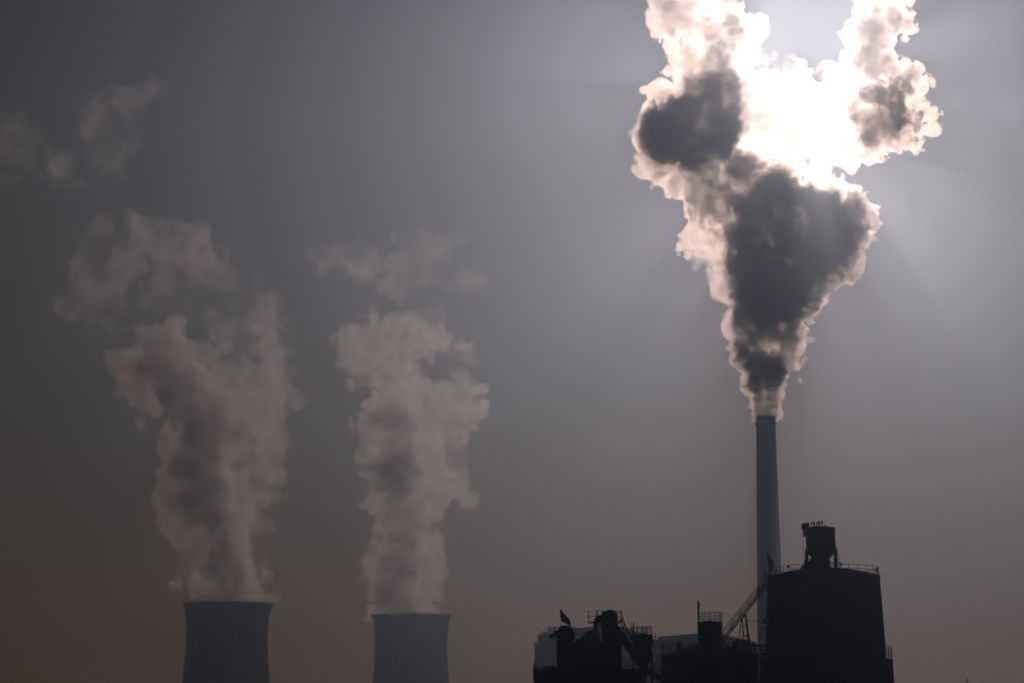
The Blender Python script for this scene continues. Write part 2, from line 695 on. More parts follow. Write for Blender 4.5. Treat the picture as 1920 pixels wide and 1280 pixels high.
# side boxes
a, b = W(1503.4, 981), W(1516, 992)
MB().box((a.x, YS - .7, b.z), (b.x, YS + .5, a.z), .08).build('motor', M_steel, hb)
a, b = W(1506.3, 991), W(1512, 1005.5)
MB().box((a.x, YS - .4, b.z), (b.x, YS + .3, a.z), .03).build('panel', M_steel, hb)
m = MB()
p0, p1 = W(1515, 981.7, -.5), W(1542.5, 978.6, -.5)
m.bar(p0, p1, .06)
for px in (1520.5, 1526, 1532, 1536, 1542.5):
    f = (px - 1515) / 27.5
    p = p0.lerp(p1, f)
    m.bar((p.x, p.y, z1), p, .05 if px != 1532 else .1)
for px, ly in ((1526, 987), (1536, 987)):
    m.bar(W(px, 979, -.5), W(px + 2.5, 988, -.5), .09)
p = W(1546.7, 982.5, -.5)
m.bar((p.x, p.y, z1 + .1), p, .07)
build_pieces(m, 'pipe_manifold', M_steel, hb)
for px, py in ((1514, 981), (1524.5, 979.5), (1535, 978.5), (1541, 978)):
    p = W(px, py, -.5)
    MB().lathe((p.x, p.y), [(.1, p.z - .2), (.16, p.z - .1), (.16, p.z + .08), (.05, p.z + .2)], 10).build('valve', M_steel, hb)
p = W(1507, 981, -.2)
MB().bar(p, W(1507.8, 975.5, -.2), .018).build('aerial', M_steel, hb)
MB().path([W(1504.6, 990, -.3), W(1505.2, 1005, -.3), W(1506.2, 1025, -.3), W(1508.5, 1045, -.3), W(1509.5, 1056, -.3)], .03).build('cable', M_steel, hb)
m = MB()
for dy in (-.55, -.15):
    m.bar(W(1565.5, 1016, dy), W(1577.5 + (dy + .55) * 0, 1064, dy), .035)
A0, A1, B0, B1 = W(1565.5, 1016, -.55), W(1577.5, 1064, -.55), W(1565.8, 1029, -.15), W(1573, 1064, -.15)
m2 = MB()
m2.bar(A0, A1, .04).bar(B0, B1, .04)
for k in range(9):
    f = .28 + k * .085
    za = A0.lerp(A1, f)
    fb = (za.z - B0.z) / (B1.z - B0.z)
    if fb > 0:
        m2.bar(za, B0.lerp(B1, fb), .03)
m.bm.free()
m2.build('ladder', M_steel, hb)

bl = W(1515, 1064)
bw = thing('blower_unit', 'small blower unit crouched on the huge silo roof beside a leg of the hopper bin', 'blower', (bl.x, YS - 1.6, bl.z))
a, b = W(1513, 1053), W(1525, 1066)
MB().box((a.x, YS - 2.4, b.z), (b.x, YS - 1.4, a.z), .06).build('casing', M_steel, bw)
a, b = W(1515, 1048), W(1523, 1053.2)
MB().box((a.x, YS - 2.2, b.z), (b.x, YS - 1.5, a.z), .04).build('motor', M_steel, bw)
a, b = W(1504.5, 1052.6), W(1507, 1066)
MB().box((a.x, YS - 2.2, b.z), (b.x, YS - 1.9, a.z), .02).build('control_post', M_steel, bw)
m = MB()
m.path([W(1503, 1064, -2), W(1505, 1063, -2), W(1509, 1060, -2), W(1513, 1060, -2)], .28, 10)
m.path([W(1508, 1054, -2), W(1512, 1054, -2), W(1514, 1057, -2)], .2, 8)
m.path([W(1525, 1061, -2), W(1531, 1061, -2), W(1534, 1057, -2)], .09, 8)
m.path([W(1525, 1064.5, -2), W(1537, 1064.5, -2)], .07, 8)
build_pieces(m, 'pipe', M_steel, bw)

# ------------------------------------------------------------------ low domed tank with a neck silo on it
YF = 296.0
def F(px, py, dy=0.0):
    return at(px, py, YF + dy)
fc = F(1329.5, 1228)
zF = fc.z
rf = 88 * SP
FT = thing('dome_tank', 'wide low black tank with shallow cone roof, joined by a staircase to the huge silo', 'tank', (fc.x, YF, 0))
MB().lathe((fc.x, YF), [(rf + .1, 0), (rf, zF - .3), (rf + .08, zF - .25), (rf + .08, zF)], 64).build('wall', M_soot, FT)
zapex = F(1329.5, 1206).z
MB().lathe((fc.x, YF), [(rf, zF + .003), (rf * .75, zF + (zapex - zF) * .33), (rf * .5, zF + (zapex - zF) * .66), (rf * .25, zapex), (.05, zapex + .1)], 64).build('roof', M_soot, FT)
round_railing((fc.x, YF), rf - .1, zF + .02, 1.6, 34, (0.3, 0.55, 0.8, 1.0), 0.033, M_steel, FT)
a, b = F(1267.5, 1205), F(1278, 1218)
MB().box((a.x, YF - 2, b.z - .3), (b.x, YF - 1.2, a.z), .08).build('roof_hatch', M_steel, FT)
nk = F(1330.3, 1165)
NS = thing('neck_silo', 'short small silo with a railed cage on top, standing on the low cone roof', 'silo', (nk.x, YF, zapex))
rn = 22 * SP
MB().lathe((nk.x, YF), [(rn, zapex - .3), (rn, nk.z - .2), (rn + .05, nk.z - .15), (rn + .05, nk.z), (.05, nk.z + .25)], 40).build('wall', M_soot, NS)
round_railing((nk.x, YF), rn - .06, nk.z + .01, 1.3, 12, (0.33, .66, 1.0), 0.035, M_steel, NS)
a, b = F(1351, 1168), F(1353.6, 1178)
MB().box((a.x, YF - .4, b.z), (b.x, YF + .3, a.z), .04).build('control_box', M_steel, NS)
m = MB()
for x in (1352.4, 1354.6):
    m.bar(F(x, 1206, -.2), F(x, 1149, -.2), .03)
for k in range(14):
    m.bar(F(1352.4, 1204 - k * 4, -.2), F(1354.6, 1204 - k * 4, -.2), .02)
m.build('ladder', M_steel, NS)

# pump unit with pipework on the low tank roof, right
pu = F(1376, 1212)
PU = thing('pump_unit', 'squat pump with bent pipes on the low tank roof, under the staircase trestle', 'pump', (pu.x, YF - 2, pu.z))
a, b = F(1371, 1203), F(1382.5, 1222)
MB().box((a.x, YF - 2.4, b.z), (b.x, YF - 1.4, a.z), .12).build('casing', M_steel, PU)
a, b = F(1378, 1197.5), F(1383, 1204)
MB().box((a.x, YF - 2.2, b.z), (b.x, YF - 1.6, a.z), .05).build('motor', M_steel, PU)
m = MB()
m.path([F(1382, 1203.5, -2), F(1387, 1203, -2), F(1392, 1200, -2), F(1397, 1199.5, -2), F(1402, 1202, -2), F(1405, 1206, -2)], .09, 8)
m.path([F(1383, 1207.5, -2), F(1396, 1208.5, -2), F(1409, 1209, -2)], .12, 8)
m.path([F(1380, 1213, -2), F(1392, 1212, -2), F(1404, 1211, -2)], .07, 8)
m.path([F(1380, 1217, -2.2), F(1396, 1219, -2.2), F(1402, 1221, -2.2)], .1, 8)
for px in (1391.5, 1396.5, 1400.5):
    m.bar(F(px, 1201, -2), F(px, 1222, -2), .06)
m.path([F(1409, 1209, -2), F(1412, 1209, -2), F(1415.5, 1210, -2), F(1416.8, 1213, -2), F(1416.8, 1226, -2)], .16, 10)
m.path([F(1412, 1209.3, -2), F(1424, 1209.6, -2), F(1438, 1210.5, -2)], .12, 8)
build_pieces(m, 'pipe', M_steel, PU)
# walkway between the low tank and the silo
wk = thing('walkway', 'short railed walkway bridging the low tank and the huge silo', 'walkway', (F(1425, 1222).x, YF, 0))
a, b = F(1408, 1224), F(1437, 1222)
m = MB()
m.box((a.x, YF - .9, a.z - .25), (b.x, YF + .3, a.z))
m.bar((a.x + .9, YF - .3, 0), (a.x + .9, YF - .3, a.z - .2), .12)
m.bar((b.x - .5, YF - .3, 0), (b.x - .5, YF - .3, a.z - .2), .12)
m.build('deck', M_steel, wk)
m = MB()
line_railing(m, [(a.x, YF - .85, a.z), (b.x, YF - .85, a.z)], 1.05, (.5, 1.0), .035, .8)
build_pieces(m, 'railing', M_steel, wk)

# ------------------------------------------------------------------ steel staircase from the low tank up to the silo roof
def S(px, py, dy=0.0):
    return at(px, py, 297.5 + dy)
sa, sb = (1352.5, 1206.5), (1439.0, 1097.0)
st = thing('steel_staircase', 'straight steel staircase climbing from the low tank to the roof of the huge silo', 'staircase', S(1353, 1206))
nrm = Vector((-(sb[1] - sa[1]) * -1, 0, 0))
ox, oy = -3.7, -2.9                                   # from lower to upper chord, photo pixels
for dy in (-.5, .5):
    m = MB()
    m.bar(S(*sa, dy), S(*sb, dy), .1, 4)
    m.bar(S(sa[0] + ox, sa[1] + oy, dy), S(sb[0] + ox, sb[1] + oy, dy), .1, 4)
    m.build('stringer', M_steel, st)
for k in range(22):
    f = (k + .5) / 22
    x, y = sa[0] + (sb[0] - sa[0]) * f, sa[1] + (sb[1] - sa[1]) * f
    c0, c1 = S(x + .9, y + .2), S(x + ox - .9, y + oy - .2)
    m = MB()
    d = (c1 - c0).normalized()
    n_ = Vector((0, 1, 0)).cross(d) * .06
    m.prism([c0 - n_ + Vector((0, -.48, 0)), c0 + n_ + Vector((0, -.48, 0)), c1 + n_ + Vector((0, -.48, 0)), c1 - n_ + Vector((0, -.48, 0))], (0, .96, 0))
    o = m.build('tread', M_steel, st)
for dy in (-.5, .5):
    m = MB()
    sh = 3.0 if dy > 0 else 0.0
    for up in (17.0, 10.5):
        m.bar(S(sa[0] - 1 + sh, sa[1] - up - 6, dy), S(sb[0] - 5 + sh, sb[1] - up + 2, dy), .032, 5)
    for k in range(6):
        f = .03 + k * .19
        x, y = sa[0] + (sb[0] - sa[0]) * f, sa[1] + (sb[1] - sa[1]) * f
        m.bar(S(x + ox + 1 + sh, y + oy, dy), S(x - 1 + sh, y - 20, dy), .035, 5)
    m.build('handrail', M_steel, st)
m = MB()
def L(a, b, r, dy=0.0):
    m.bar(S(*a, dy), S(*b, dy), r, 6)
L((1390.8, 1157), (1397, 1224), .08)
L((1397, 1149), (1408.5, 1226), .13)
L((1400, 1172), (1403, 1222), .06)
L((1390.3, 1158), (1382.5, 1222), .06)
L((1391.6, 1169.8), (1399.5, 1170.3), .07)
L((1395, 1191.3), (1402.5, 1192.6), .07)
L((1392, 1158), (1398, 1150), .08)
build_pieces(m, 'trestle', M_steel, st)

# ------------------------------------------------------------------ wires
def wire(a, b, Ya, Yb, sag, label, loc=None):
    A, B = at(*a, Ya), at(*b, Yb)
    pts = []
    for k in range(9):
        f = k / 8
        pts.append(A.lerp(B, f) - Vector((0, 0, sag * 4 * f * (1 - f))))
    o = MB().path(pts, .022, 5).build('wire', M_steel)
    tag(o, label, 'wire')
wire((1352, 1146.5), (1375.5, 1157.5), YF, 297, .03, 'thin wire slanting from the cage railing of the neck silo to the staircase')
wire((1399, 1160.5), (1434, 1161.0), 297.5, 299, .07, 'upper of two thin wires between the staircase trestle and the huge silo')
wire((1400, 1163.0), (1434, 1163.5), 297.5, 299, .1, 'lower of two thin wires between the staircase trestle and the huge silo')

# ------------------------------------------------------------------ the plant on the left of the foreground
YP = 298.0
def Q(px, py, dy=0.0):
    return at(px, py, YP + dy)

# plant hall: low building under the towers
a, b = Q(1001, 1257), Q(1243, 1257)
hall = thing('plant_hall', 'long low black hall beneath the narrow towers and the dust collector', 'building', (a.x, YP, 0))
m = MB()
m.box((a.x, YP - 3.5, 0), (b.x - 2.6, YP + 5, a.z))
m.build('wall', M_soot, hall, smooth=False)
MB().box((a.x - .15, YP - 3.7, a.z + .003), (b.x - 2.55, YP + 5.2, a.z + .18)).build('roof', M_soot, hall, smooth=False)
m = MB()
line_railing(m, [(Q(1164, 1250).x, YP - 3.5, a.z + .18), (b.x - 2.7, YP - 3.5, a.z + .18)], .8, (.5, 1.0), .03, .9)
m.bar(Q(1163, 1241, 2), Q(1186, 1238.5, 2), .03)
m.bar(Q(1165, 1224, 2), Q(1171, 1252, 2), .03)
build_pieces(m, 'railing', M_steel, hall)
a2, b2 = Q(1075.5, 1204), Q(1129, 1204)
MB().box((a2.x, YP - 2.2, a.z + .181), (b2.x, YP + 3, a2.z)).build('upper_storey', M_soot, hall, smooth=False)

# left tower silo
sc_ = Q(1059.3, 1190)
rA = 16 * SP
AT = thing('tower_silo', 'narrow dome topped silo with a side platform and a flag flying on top', 'silo', (sc_.x, YP - 2, 0))
zA = sc_.z
prof = [(rA + .05, 0), (rA, zA - .1), (rA, zA)]
for k in range(1, 9):
    f = k / 8
    prof.append((max(.03, rA * (.98 * math.cos(f * math.pi / 2) ** .75)), zA + 1.28 * math.sin(f * math.pi / 2) ** .9))
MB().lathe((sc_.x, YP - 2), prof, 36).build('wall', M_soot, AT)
def QA(px, py, dy=0.0):
    return at(px, py, YP - 2 + dy)
m = MB()
a, b = QA(1027.3, 1193), QA(1043.8, 1195)
m.box((a.x, YP - 3, b.z), (b.x, YP - 1, a.z))
a, b = QA(1074, 1191.3), QA(1079.3, 1193)
m.box((a.x, YP - 3, b.z), (b.x, YP - 1, a.z))
build_pieces(m, 'platform', M_steel, AT)
m = MB()
z = QA(1030, 1193).z
h = QA(1030, 1176).z - z
xs = [QA(p, 1180).x for p in (1027.6, 1031.7, 1040.5, 1044.5)]
for dy in (-.9, .9):
    for f in (1.0, .68):
        m.bar((xs[0], YP - 2 + dy, z + h * f), (xs[-1], YP - 2 + dy, z + h * f), .045, 5)
    for x in xs[:3]:
        m.bar((x, YP - 2 + dy, z), (x, YP - 2 + dy, z + h), .05, 5)
for f in (1.0, .68):
    m.bar((xs[0], YP - 2.9, z + h * f), (xs[0], YP - 1.1, z + h * f), .045, 5)
for f, x in ((1.0, 1076.7),):
    m.bar(QA(1071.5, 1175.3, -.9), QA(1076.8, 1174.8, -.9), .05, 5)
    m.bar(QA(1071.5, 1180.5, -.9), QA(1077.5, 1181.3, -.9), .05, 5)
    m.bar(QA(1076.8, 1174.5, -.9), QA(1079, 1192, -.9), .07, 5)
build_pieces(m, 'railing', M_steel, AT)
m = MB()
for dy in (-.8, .8):
    m.bar(QA(1033.5, 1195, dy), QA(1044, 1208, dy), .07, 5)
build_pieces(m, 'brace', M_steel, AT)
a = [QA(*p, -.6) for p in ((1031.5, 1188), (1035, 1185.5), (1041, 1182.5), (1046, 1180.5), (1046, 1193.2), (1036, 1193.2), (1031.5, 1190.5))]
MB().prism(a, (0, 1.2, 0)).build('motor_housing', M_steel, AT)

# dust collector
dc = Q(1112, 1204)
DC = thing('dust_collector', 'hunched dust collector with a round elbow duct between the two small towers', 'dust collector', (dc.x, YP, a2.z))
ol = [Q(*p, -1.3) for p in ((1096, 1204.5), (1096.5, 1188), (1098.5, 1183.8), (1103, 1181.8), (1110, 1179.5), (1114, 1177.5), (1119, 1177.5), (1122.5, 1182), (1124.5, 1190), (1125.5, 1204.5))]
MB().prism(ol, (0, 2.6, 0)).build('casing', M_steel, DC)
m = MB()
m.path([Q(1080.5, 1205, 0), Q(1082, 1199, 0), Q(1085, 1197.5, 0)], .16, 8)
m.path([Q(1089, 1204.5, 0), Q(1089.5, 1200, 0), Q(1092, 1196, 0), Q(1098, 1194.5, 0)], .52, 14)
m.path([Q(1076, 1186.5, 0), Q(1082, 1188, 0), Q(1088, 1190.5, 0)], .06, 6)
m.path([Q(1115.2, 1180, -.4), Q(1115.2, 1166, -.4), Q(1118, 1160, -.4)], .2, 8)
m.path([Q(1118.6, 1184, .3), Q(1118.6, 1168, .3)], .16, 8)
build_pieces(m, 'duct', M_steel, DC)

# tall narrow tower
tc = Q(1143, 1153)
CT = thing('elevator_tower', 'tallest narrow tower of the small plant, with a side railing cage and rounded head', 'tower', (tc.x, YP, 0))
a, b = Q(1128.2, 1152), Q(1158.3, 1176)
zc, zm = Q(1143, 1146).z, Q(1143, 1176).z
MB().box((a.x, YP - 1.1, 0), (b.x, YP + 1.1, zm), 0.0).build('shaft', M_soot, CT, smooth=False)
c2 = Q(1164, 1182)
MB().box((b.x + .003, YP - 1.3, 0), (c2.x, YP + 1.0, Q(1164, 1184).z)).build('side_leg', M_soot, CT, smooth=False)
ol = [Q(*p, -1.0) for p in ((1128.3, 1177), (1128.3, 1151.5), (1131, 1145.3), (1135.5, 1144.2), (1136.5, 1143.1), (1148, 1142.4), (1153, 1144.2), (1156.5, 1149.5), (1158.3, 1155), (1158.6, 1165), (1159.4, 1177))]
MB().prism(ol, (0, 2.0, 0)).build('head', M_steel, CT)
ol = [Q(*p, -.7) for p in ((1115.2, 1159.5), (1119.2, 1154), (1124.5, 1152), (1128.5, 1152), (1128.5, 1167.2), (1118, 1166.8), (1116, 1162.5))]
MB().prism(ol, (0, 1.4, 0)).build('drive_housing', M_steel, CT)
m = MB()
a, b = Q(1103, 1165.3), Q(1128, 1167)
m.box((a.x, YP - 1.0, b.z), (b.x, YP + 1.0, a.z))
a, b = Q(1158.6, 1164), Q(1165.2, 1166)
m.box((a.x, YP - 1.0, b.z), (b.x, YP + 1.0, a.z))
build_pieces(m, 'platform', M_steel, CT)
m = MB()
for dy in (-.95, .95):
    m.bar(Q(1103, 1145.4, dy), Q(1129, 1143.3, dy), .035, 5)
    m.bar(Q(1103, 1155, dy), Q(1117, 1154.6, dy), .04, 5)
    for px, py in ((1103.2, 1145.4), (1117.4, 1144.3)):
        m.bar(Q(px, py, dy), Q(px, 1166, dy), .07, 5)
m.bar(Q(1120.2, 1146, -.5), Q(1120.2, 1160, -.5), .08, 5)
m.bar(Q(1128.7, 1143, -.95), Q(1128.7, 1155, -.95), .07, 5)
m.bar(Q(1103.2, 1145.4, -.95), Q(1103.2, 1145.4, .95), .04, 5)
m.bar(Q(1153, 1145.3, -.95), Q(1165, 1144.8, -.95), .035, 5)
m.bar(Q(1164.8, 1144.3, -.95), Q(1164.8, 1166, -.95), .09, 5)
m.bar(Q(1156.5, 1145, -.95), Q(1156.5, 1150, -.95), .05, 5)
build_pieces(m, 'railing', M_steel, CT)
m = MB()
for k in range(3):
    m.bar(Q(1119.5 + 2.6 * k, 1167.5, -.5), Q(1126.5 + 1.2 * k, 1178 - k, -.5), .06, 5)
m.bar(Q(1119.5, 1168, .5), Q(1128, 1180, .5), .07, 5)
build_pieces(m, 'brace', M_steel, CT)

# inclined stair with a thick covered chute down to the hopper silo
ic = thing('covered_conveyor', 'thick covered conveyor with handrails slanting down from the tall narrow tower', 'conveyor', Q(1175, 1200))
ol = [Q(*p, -.6) for p in ((1158.5, 1172), (1162, 1176), (1171, 1189), (1187, 1209.5), (1192, 1222), (1192, 1240), (1185.5, 1238), (1182.3, 1226), (1172, 1212.5), (1166, 1205.5), (1158.5, 1203))]
MB().prism(ol, (0, 1.2, 0)).build('casing', M_steel, ic)
m = MB()
def L(a, b, r, dy=0.0):
    m.bar(Q(*a, dy), Q(*b, dy), r, 5)
L((1161.8, 1144.5), (1183.8, 1199.5), .06, -.8)
L((1165, 1155), (1184.2, 1203), .06, .7)
L((1156.8, 1146.5), (1172, 1186), .06, -.8)
L((1164.5, 1165), (1175.5, 1197), .09, -.8)
L((1160, 1166), (1169, 1186), .05, .7)
for k in range(5):
    f = .25 + .17 * k
    x, y = 1161.8 + 22 * f, 1144.5 + 55 * f
    L((x, y), (x - 2.2, y + 10.5), .045, -.8)
build_pieces(m, 'handrail', M_steel, ic)

# hopper silo with railed top
dcn = Q(1205.5, 1190)
DS = thing('hopper_silo', 'stubby hopper silo with railed top and two bent vent pipes, beside the covered conveyor', 'silo', (dcn.x, YP - .5, 0))
zD, zD2 = dcn.z, Q(1205, 1234).z
rD = 17.2 * SP
cD = (dcn.x - .12, YP - .5)
MB().lathe(cD, [(.65, Q(1205, 1250).z), (rD, zD2), (rD, zD - 1.15), (rD + .02, zD - 1.1), (rD + .18, zD - .9), (rD + .18, zD), (.05, zD + .28)], 36).build('bin', M_soot, DS)
for k in range(4):
    a = math.pi / 4 + k * math.pi / 2
    p = (cD[0] + rD * 1.02 * math.cos(a) * 1.35, cD[1] + rD * .9 * math.sin(a))
    MB().bar((p[0], p[1], 0), (p[0], p[1], zD2 + .6), .09).build('leg', M_steel, DS)
round_railing(cD, rD + .12, zD + .01, 1.12, 9, (0.4, .75, 1.0), 0.035, M_steel, DS)
for px, rad in ((1203.2, .085), (1211.5, .085)):
    MB().bar((Q(px, 1190).x, cD[1] - .9, zD), (Q(px, 1190).x, cD[1] - .9, zD + 1.2), rad).build('vent_pipe', M_steel, DS)
m = MB()
m.path([Q(1183.4, 1206, -1), Q(1183.4, 1172, -1), Q(1183.6, 1169, -1), Q(1184.4, 1167.6, -1)], .06, 8)
m.build('vent_pipe', M_steel, DS)
m = MB()
m.path([Q(1187.6, 1196, -1), Q(1187.6, 1171, -1), Q(1188, 1168.3, -1), Q(1189.3, 1166.4, -1)], .09, 8)
m.build('vent_pipe', M_steel, DS)
m = MB()
p = Q(1224, 1202, -.5)
m.box((p.x - .25, p.y - .3, p.z - .2), (p.x + .2, p.y + .3, p.z + .25), .08)
m.path([Q(1221, 1209, -.5), Q(1224, 1207.5, -.5), Q(1225.5, 1204, -.5)], .1, 8)
build_pieces(m, 'level_gauge', M_steel, DS)
# chute from the hopper mouth to the low tank
cu = thing('discharge_chute', 'square discharge chute slanting from the hopper silo mouth down to the low tank', 'chute', Q(1220, 1256))
ol = [Q(*p, -.9) for p in ((1196, 1244), (1211, 1243), (1219, 1252), (1229, 1259.5), (1242, 1268), (1242, 1277), (1232, 1274), (1215, 1265), (1200, 1254))]
MB().prism(ol, (0, 1.0, 0)).build('casing', M_steel, cu)
# steep gangway leaning on the low tank
lg = thing('gangway', 'steep narrow gangway with handrails leaning against the wall of the low tank', 'gangway', Q(1222, 1262))
m = MB()
def L(a, b, r, dy=0.0):
    m.bar(Q(*a, dy), Q(*b, dy), r, 5)
L((1225, 1248.5), (1241, 1224.5), .05, -1.8)
L((1231, 1248), (1241, 1233), .05, -1.8)
L((1230, 1262), (1241, 1246.5), .06, -1.8)
L((1234, 1266), (1242, 1254), .06, -1.8)
L((1222, 1250), (1241, 1250), .035, -1.8)
L((1222, 1253.5), (1241, 1253.5), .035, -1.8)
for px in (1224, 1228, 1232, 1237):
    L((px, 1250), (px, 1262), .03, -1.8)
build_pieces(m, 'handrail', M_steel, lg)

# low horizontal tank and rail at the left edge of the hall
hz_t = thing('horizontal_tank', 'small rounded tank lying on the open end of the low hall roof', 'tank', Q(1029, 1262))
p0, p1 = Q(1023.5, 1258, -2), Q(1037, 1257, -2)
m = MB()
pts, rs = [], []
ax = p1 - p0
rings = []
for f, r in ((-.62, .05), (-.55, .35), (-.4, .55), (-.15, .66), (.15, .7), (.85, .7), (1.1, .66), (1.3, .5), (1.4, .3), (1.45, .05)):
    rings.append(m.ring(p0 + ax * f, ax, r, 20))
for q, w in zip(rings, rings[1:]):
    m.bridge(q, w)
m.build('vessel', M_steel, hz_t)
m = MB()
for px in (1020, 1040):
    p = Q(px, 1262, -2)
    m.box((p.x - .15, p.y - .5, p.z - .35), (p.x + .15, p.y + .5, p.z + .1))
build_pieces(m, 'saddle', M_steel, hz_t)
pf = thing('edge_platform', 'small railed platform jutting from the open end of the low hall', 'platform', Q(1004, 1271))
a, b = Q(999, 1270.5), Q(1014, 1272)
MB().box((a.x, YP - 3.4, b.z), (b.x, YP - 1.8, a.z)).build('deck', M_steel, pf)
m = MB()
m.bar(Q(1000, 1254, -3), Q(1000, 1271, -3), .05, 5)
m.bar(Q(1004, 1250, -3), Q(1044, 1247, -3), .045, 5)
m.bar(Q(1004, 1258, -3), Q(1020, 1257, -3), .04, 5)
m.bar(Q(1003, 1248.5, -3), Q(1014, 1261, -3), .09, 5)
for px in (1008, 1014, 1020, 1036, 1044):
    m.bar(Q(px, 1249.7 - (px - 1008) * .07, -3), Q(px, 1258.5, -3), .035, 5)
build_pieces(m, 'railing', M_steel, pf)


# ------------------------------------------------------------------ flags
def flag(Y, pole, outline, label, thick=.03, r=.035):
    base, tip = at(*pole[0], Y), at(*pole[1], Y)
    o = thing('flag', label, 'flag', base, 'red flags on the plant')
    MB().bar(base, tip, r, 6, r2=r * .6).build('pole', M_steel, o)
    left, right = outline
    n = len(left)
    grid = []
    for i in range(n):
        row = []
        for j in range(7):
            f = j / 6
            px = left[i][0] + (right[i][0] - left[i][0]) * f
            py = left[i][1] + (right[i][1] - left[i][1]) * f
            row.append(at(px, py, Y + .22 * math.sin(f * 5.5 + i * .9) * f))
        grid.append(row)
    m = MB().sheet(grid)
    c = m.build('cloth', M_flag, o)
    md = c.modifiers.new('thickness', 'SOLIDIFY')
    md.thickness = thick
    return o

flag(YP - 2, ((1052.5, 1174.5), (1050, 1141)), (
    [(1050.2, 1141), (1050.5, 1148), (1051, 1155), (1052, 1160), (1053, 1163.8)],
    [(1050.6, 1141.3), (1061, 1154), (1068, 1160.2), (1069.5, 1169), (1072, 1174.5)]), 'dark red spread flag blowing on the dome of the narrow silo')
flag(YP - 3.3, ((1000.6, 1271), (1001.5, 1240)), (
    [(1001.2, 1240), (1000.4, 1247), (999.6, 1254), (1000, 1260), (1001.4, 1267)],
    [(1001.8, 1240.5), (1003.4, 1247), (1004, 1254), (1004, 1260), (1003.6, 1266)]), 'furled dark flag hanging on the small railed platform of the low hall')
flag(YF - 1.7, ((1308.5, 1166), (1307.6, 1124.2)), (
    [(1307.8, 1124.2), (1307.6, 1132), (1307.7, 1142), (1307.8, 1152), (1309, 1158.5)],
    [(1308.8, 1124.8), (1311.6, 1130.5), (1310.8, 1141), (1310.4, 1151), (1311.5, 1159)]), 'furled narrow flag hanging beside the railed cage of the neck silo')
flag(YS - 2.5, ((1443, 1082), (1437.2, 1034)), (
    [(1437.3, 1034), (1438.5, 1042), (1439.8, 1052), (1441, 1060), (1443, 1067)],
    [(1437.8, 1034.6), (1443.5, 1043), (1450.6, 1054), (1450.5, 1061.5), (1448, 1068.5)]), 'dark red flag drooping at the roof edge of the huge silo above the staircase')


# ------------------------------------------------------------------ far hazy buildings and a pole
def block(m, cols, depth):
    """cols: (px, top py, Y) along the front; a vertical block of that footprint, standing on the ground."""
    top = [at(px, py, Y) for px, py, Y in cols]
    bot = [Vector((p.x, p.y, 0)) for p in top]
    n = len(top)
    bt = [p + Vector((depth * .35, depth, 0)) for p in top]
    bb = [Vector((p.x, p.y, 0)) for p in bt]
    T = [m.bm.verts.new(p) for p in top]; Bm = [m.bm.verts.new(p) for p in bot]
    T2_ = [m.bm.verts.new(p) for p in bt]; B2_ = [m.bm.verts.new(p) for p in bb]
    for k in range(n - 1):
        m.bm.faces.new((T[k], T[k + 1], Bm[k + 1], Bm[k]))
        m.bm.faces.new((T2_[k + 1], T2_[k], B2_[k], B2_[k + 1]))
        m.bm.faces.new((T[k], T2_[k], T2_[k + 1], T[k + 1]))
    m.bm.faces.new((T[0], Bm[0], B2_[0], T2_[0]))
    m.bm.faces.new((T[-1], T2_[-1], B2_[-1], Bm[-1]))

B1 = thing('boiler_house', 'stepped grey boiler house fading into haze behind the small narrow towers', 'building', at(1090, 1300, 800).to_2d().to_3d())
m = MB(); block(m, [(1073, 1177.6, 806), (1112, 1173.4, 795), (1150, 1170.5, 787)], 25); m.build('main_block', M_clad, B1, smooth=False)
m = MB(); block(m, [(1008.3, 1188.2, 803), (1040, 1186.6, 797), (1080, 1184.6, 790)], 22); m.build('stepped_block', M_clad, B1, smooth=False)
m = MB(); block(m, [(1002, 1203.4, 800), (1030, 1203, 799)], 20); m.build('low_annex', M_clad, B1, smooth=False)
m = MB(); block(m, [(1146, 1181.5, 800), (1187, 1182.3, 802)], 20); m.build('side_block', M_clad, B1, smooth=False)
m = MB(); block(m, [(1183, 1199.5, 812), (1232, 1198.5, 808)], 20); m.build('low_annex', M_clad, B1, smooth=False)
a = at(1021, 1186.5, 806)
MB().box((a.x - .8, a.y, a.z - 1), (a.x + .8, a.y + 1, a.z + .6), .1).build('roof_vent', M_clad, B1)
B2 = thing('turbine_hall', 'long pale grey hall in haze behind the low cone roofed tank', 'building', at(1330, 1300, 800).to_2d().to_3d())
m = MB(); block(m, [(1233, 1193, 812), (1307, 1186.3, 793), (1340, 1184.8, 788), (1383.5, 1196, 815)], 30); m.build('hall', M_clad, B2, smooth=False)
p = at(1229, 1188, 810)
MB().bar((p.x, p.y, 0), p, .28, 8).build('vent_pipe', M_clad, B2)
p = at(1813, 1270.5, 420)
tag(MB().bar((p.x + .1, p.y, 0), p, .16, 8, r2=.12).build('utility_pole', M_steel), 'lone thin pole tip poking up into empty haze, away from every building', 'pole')

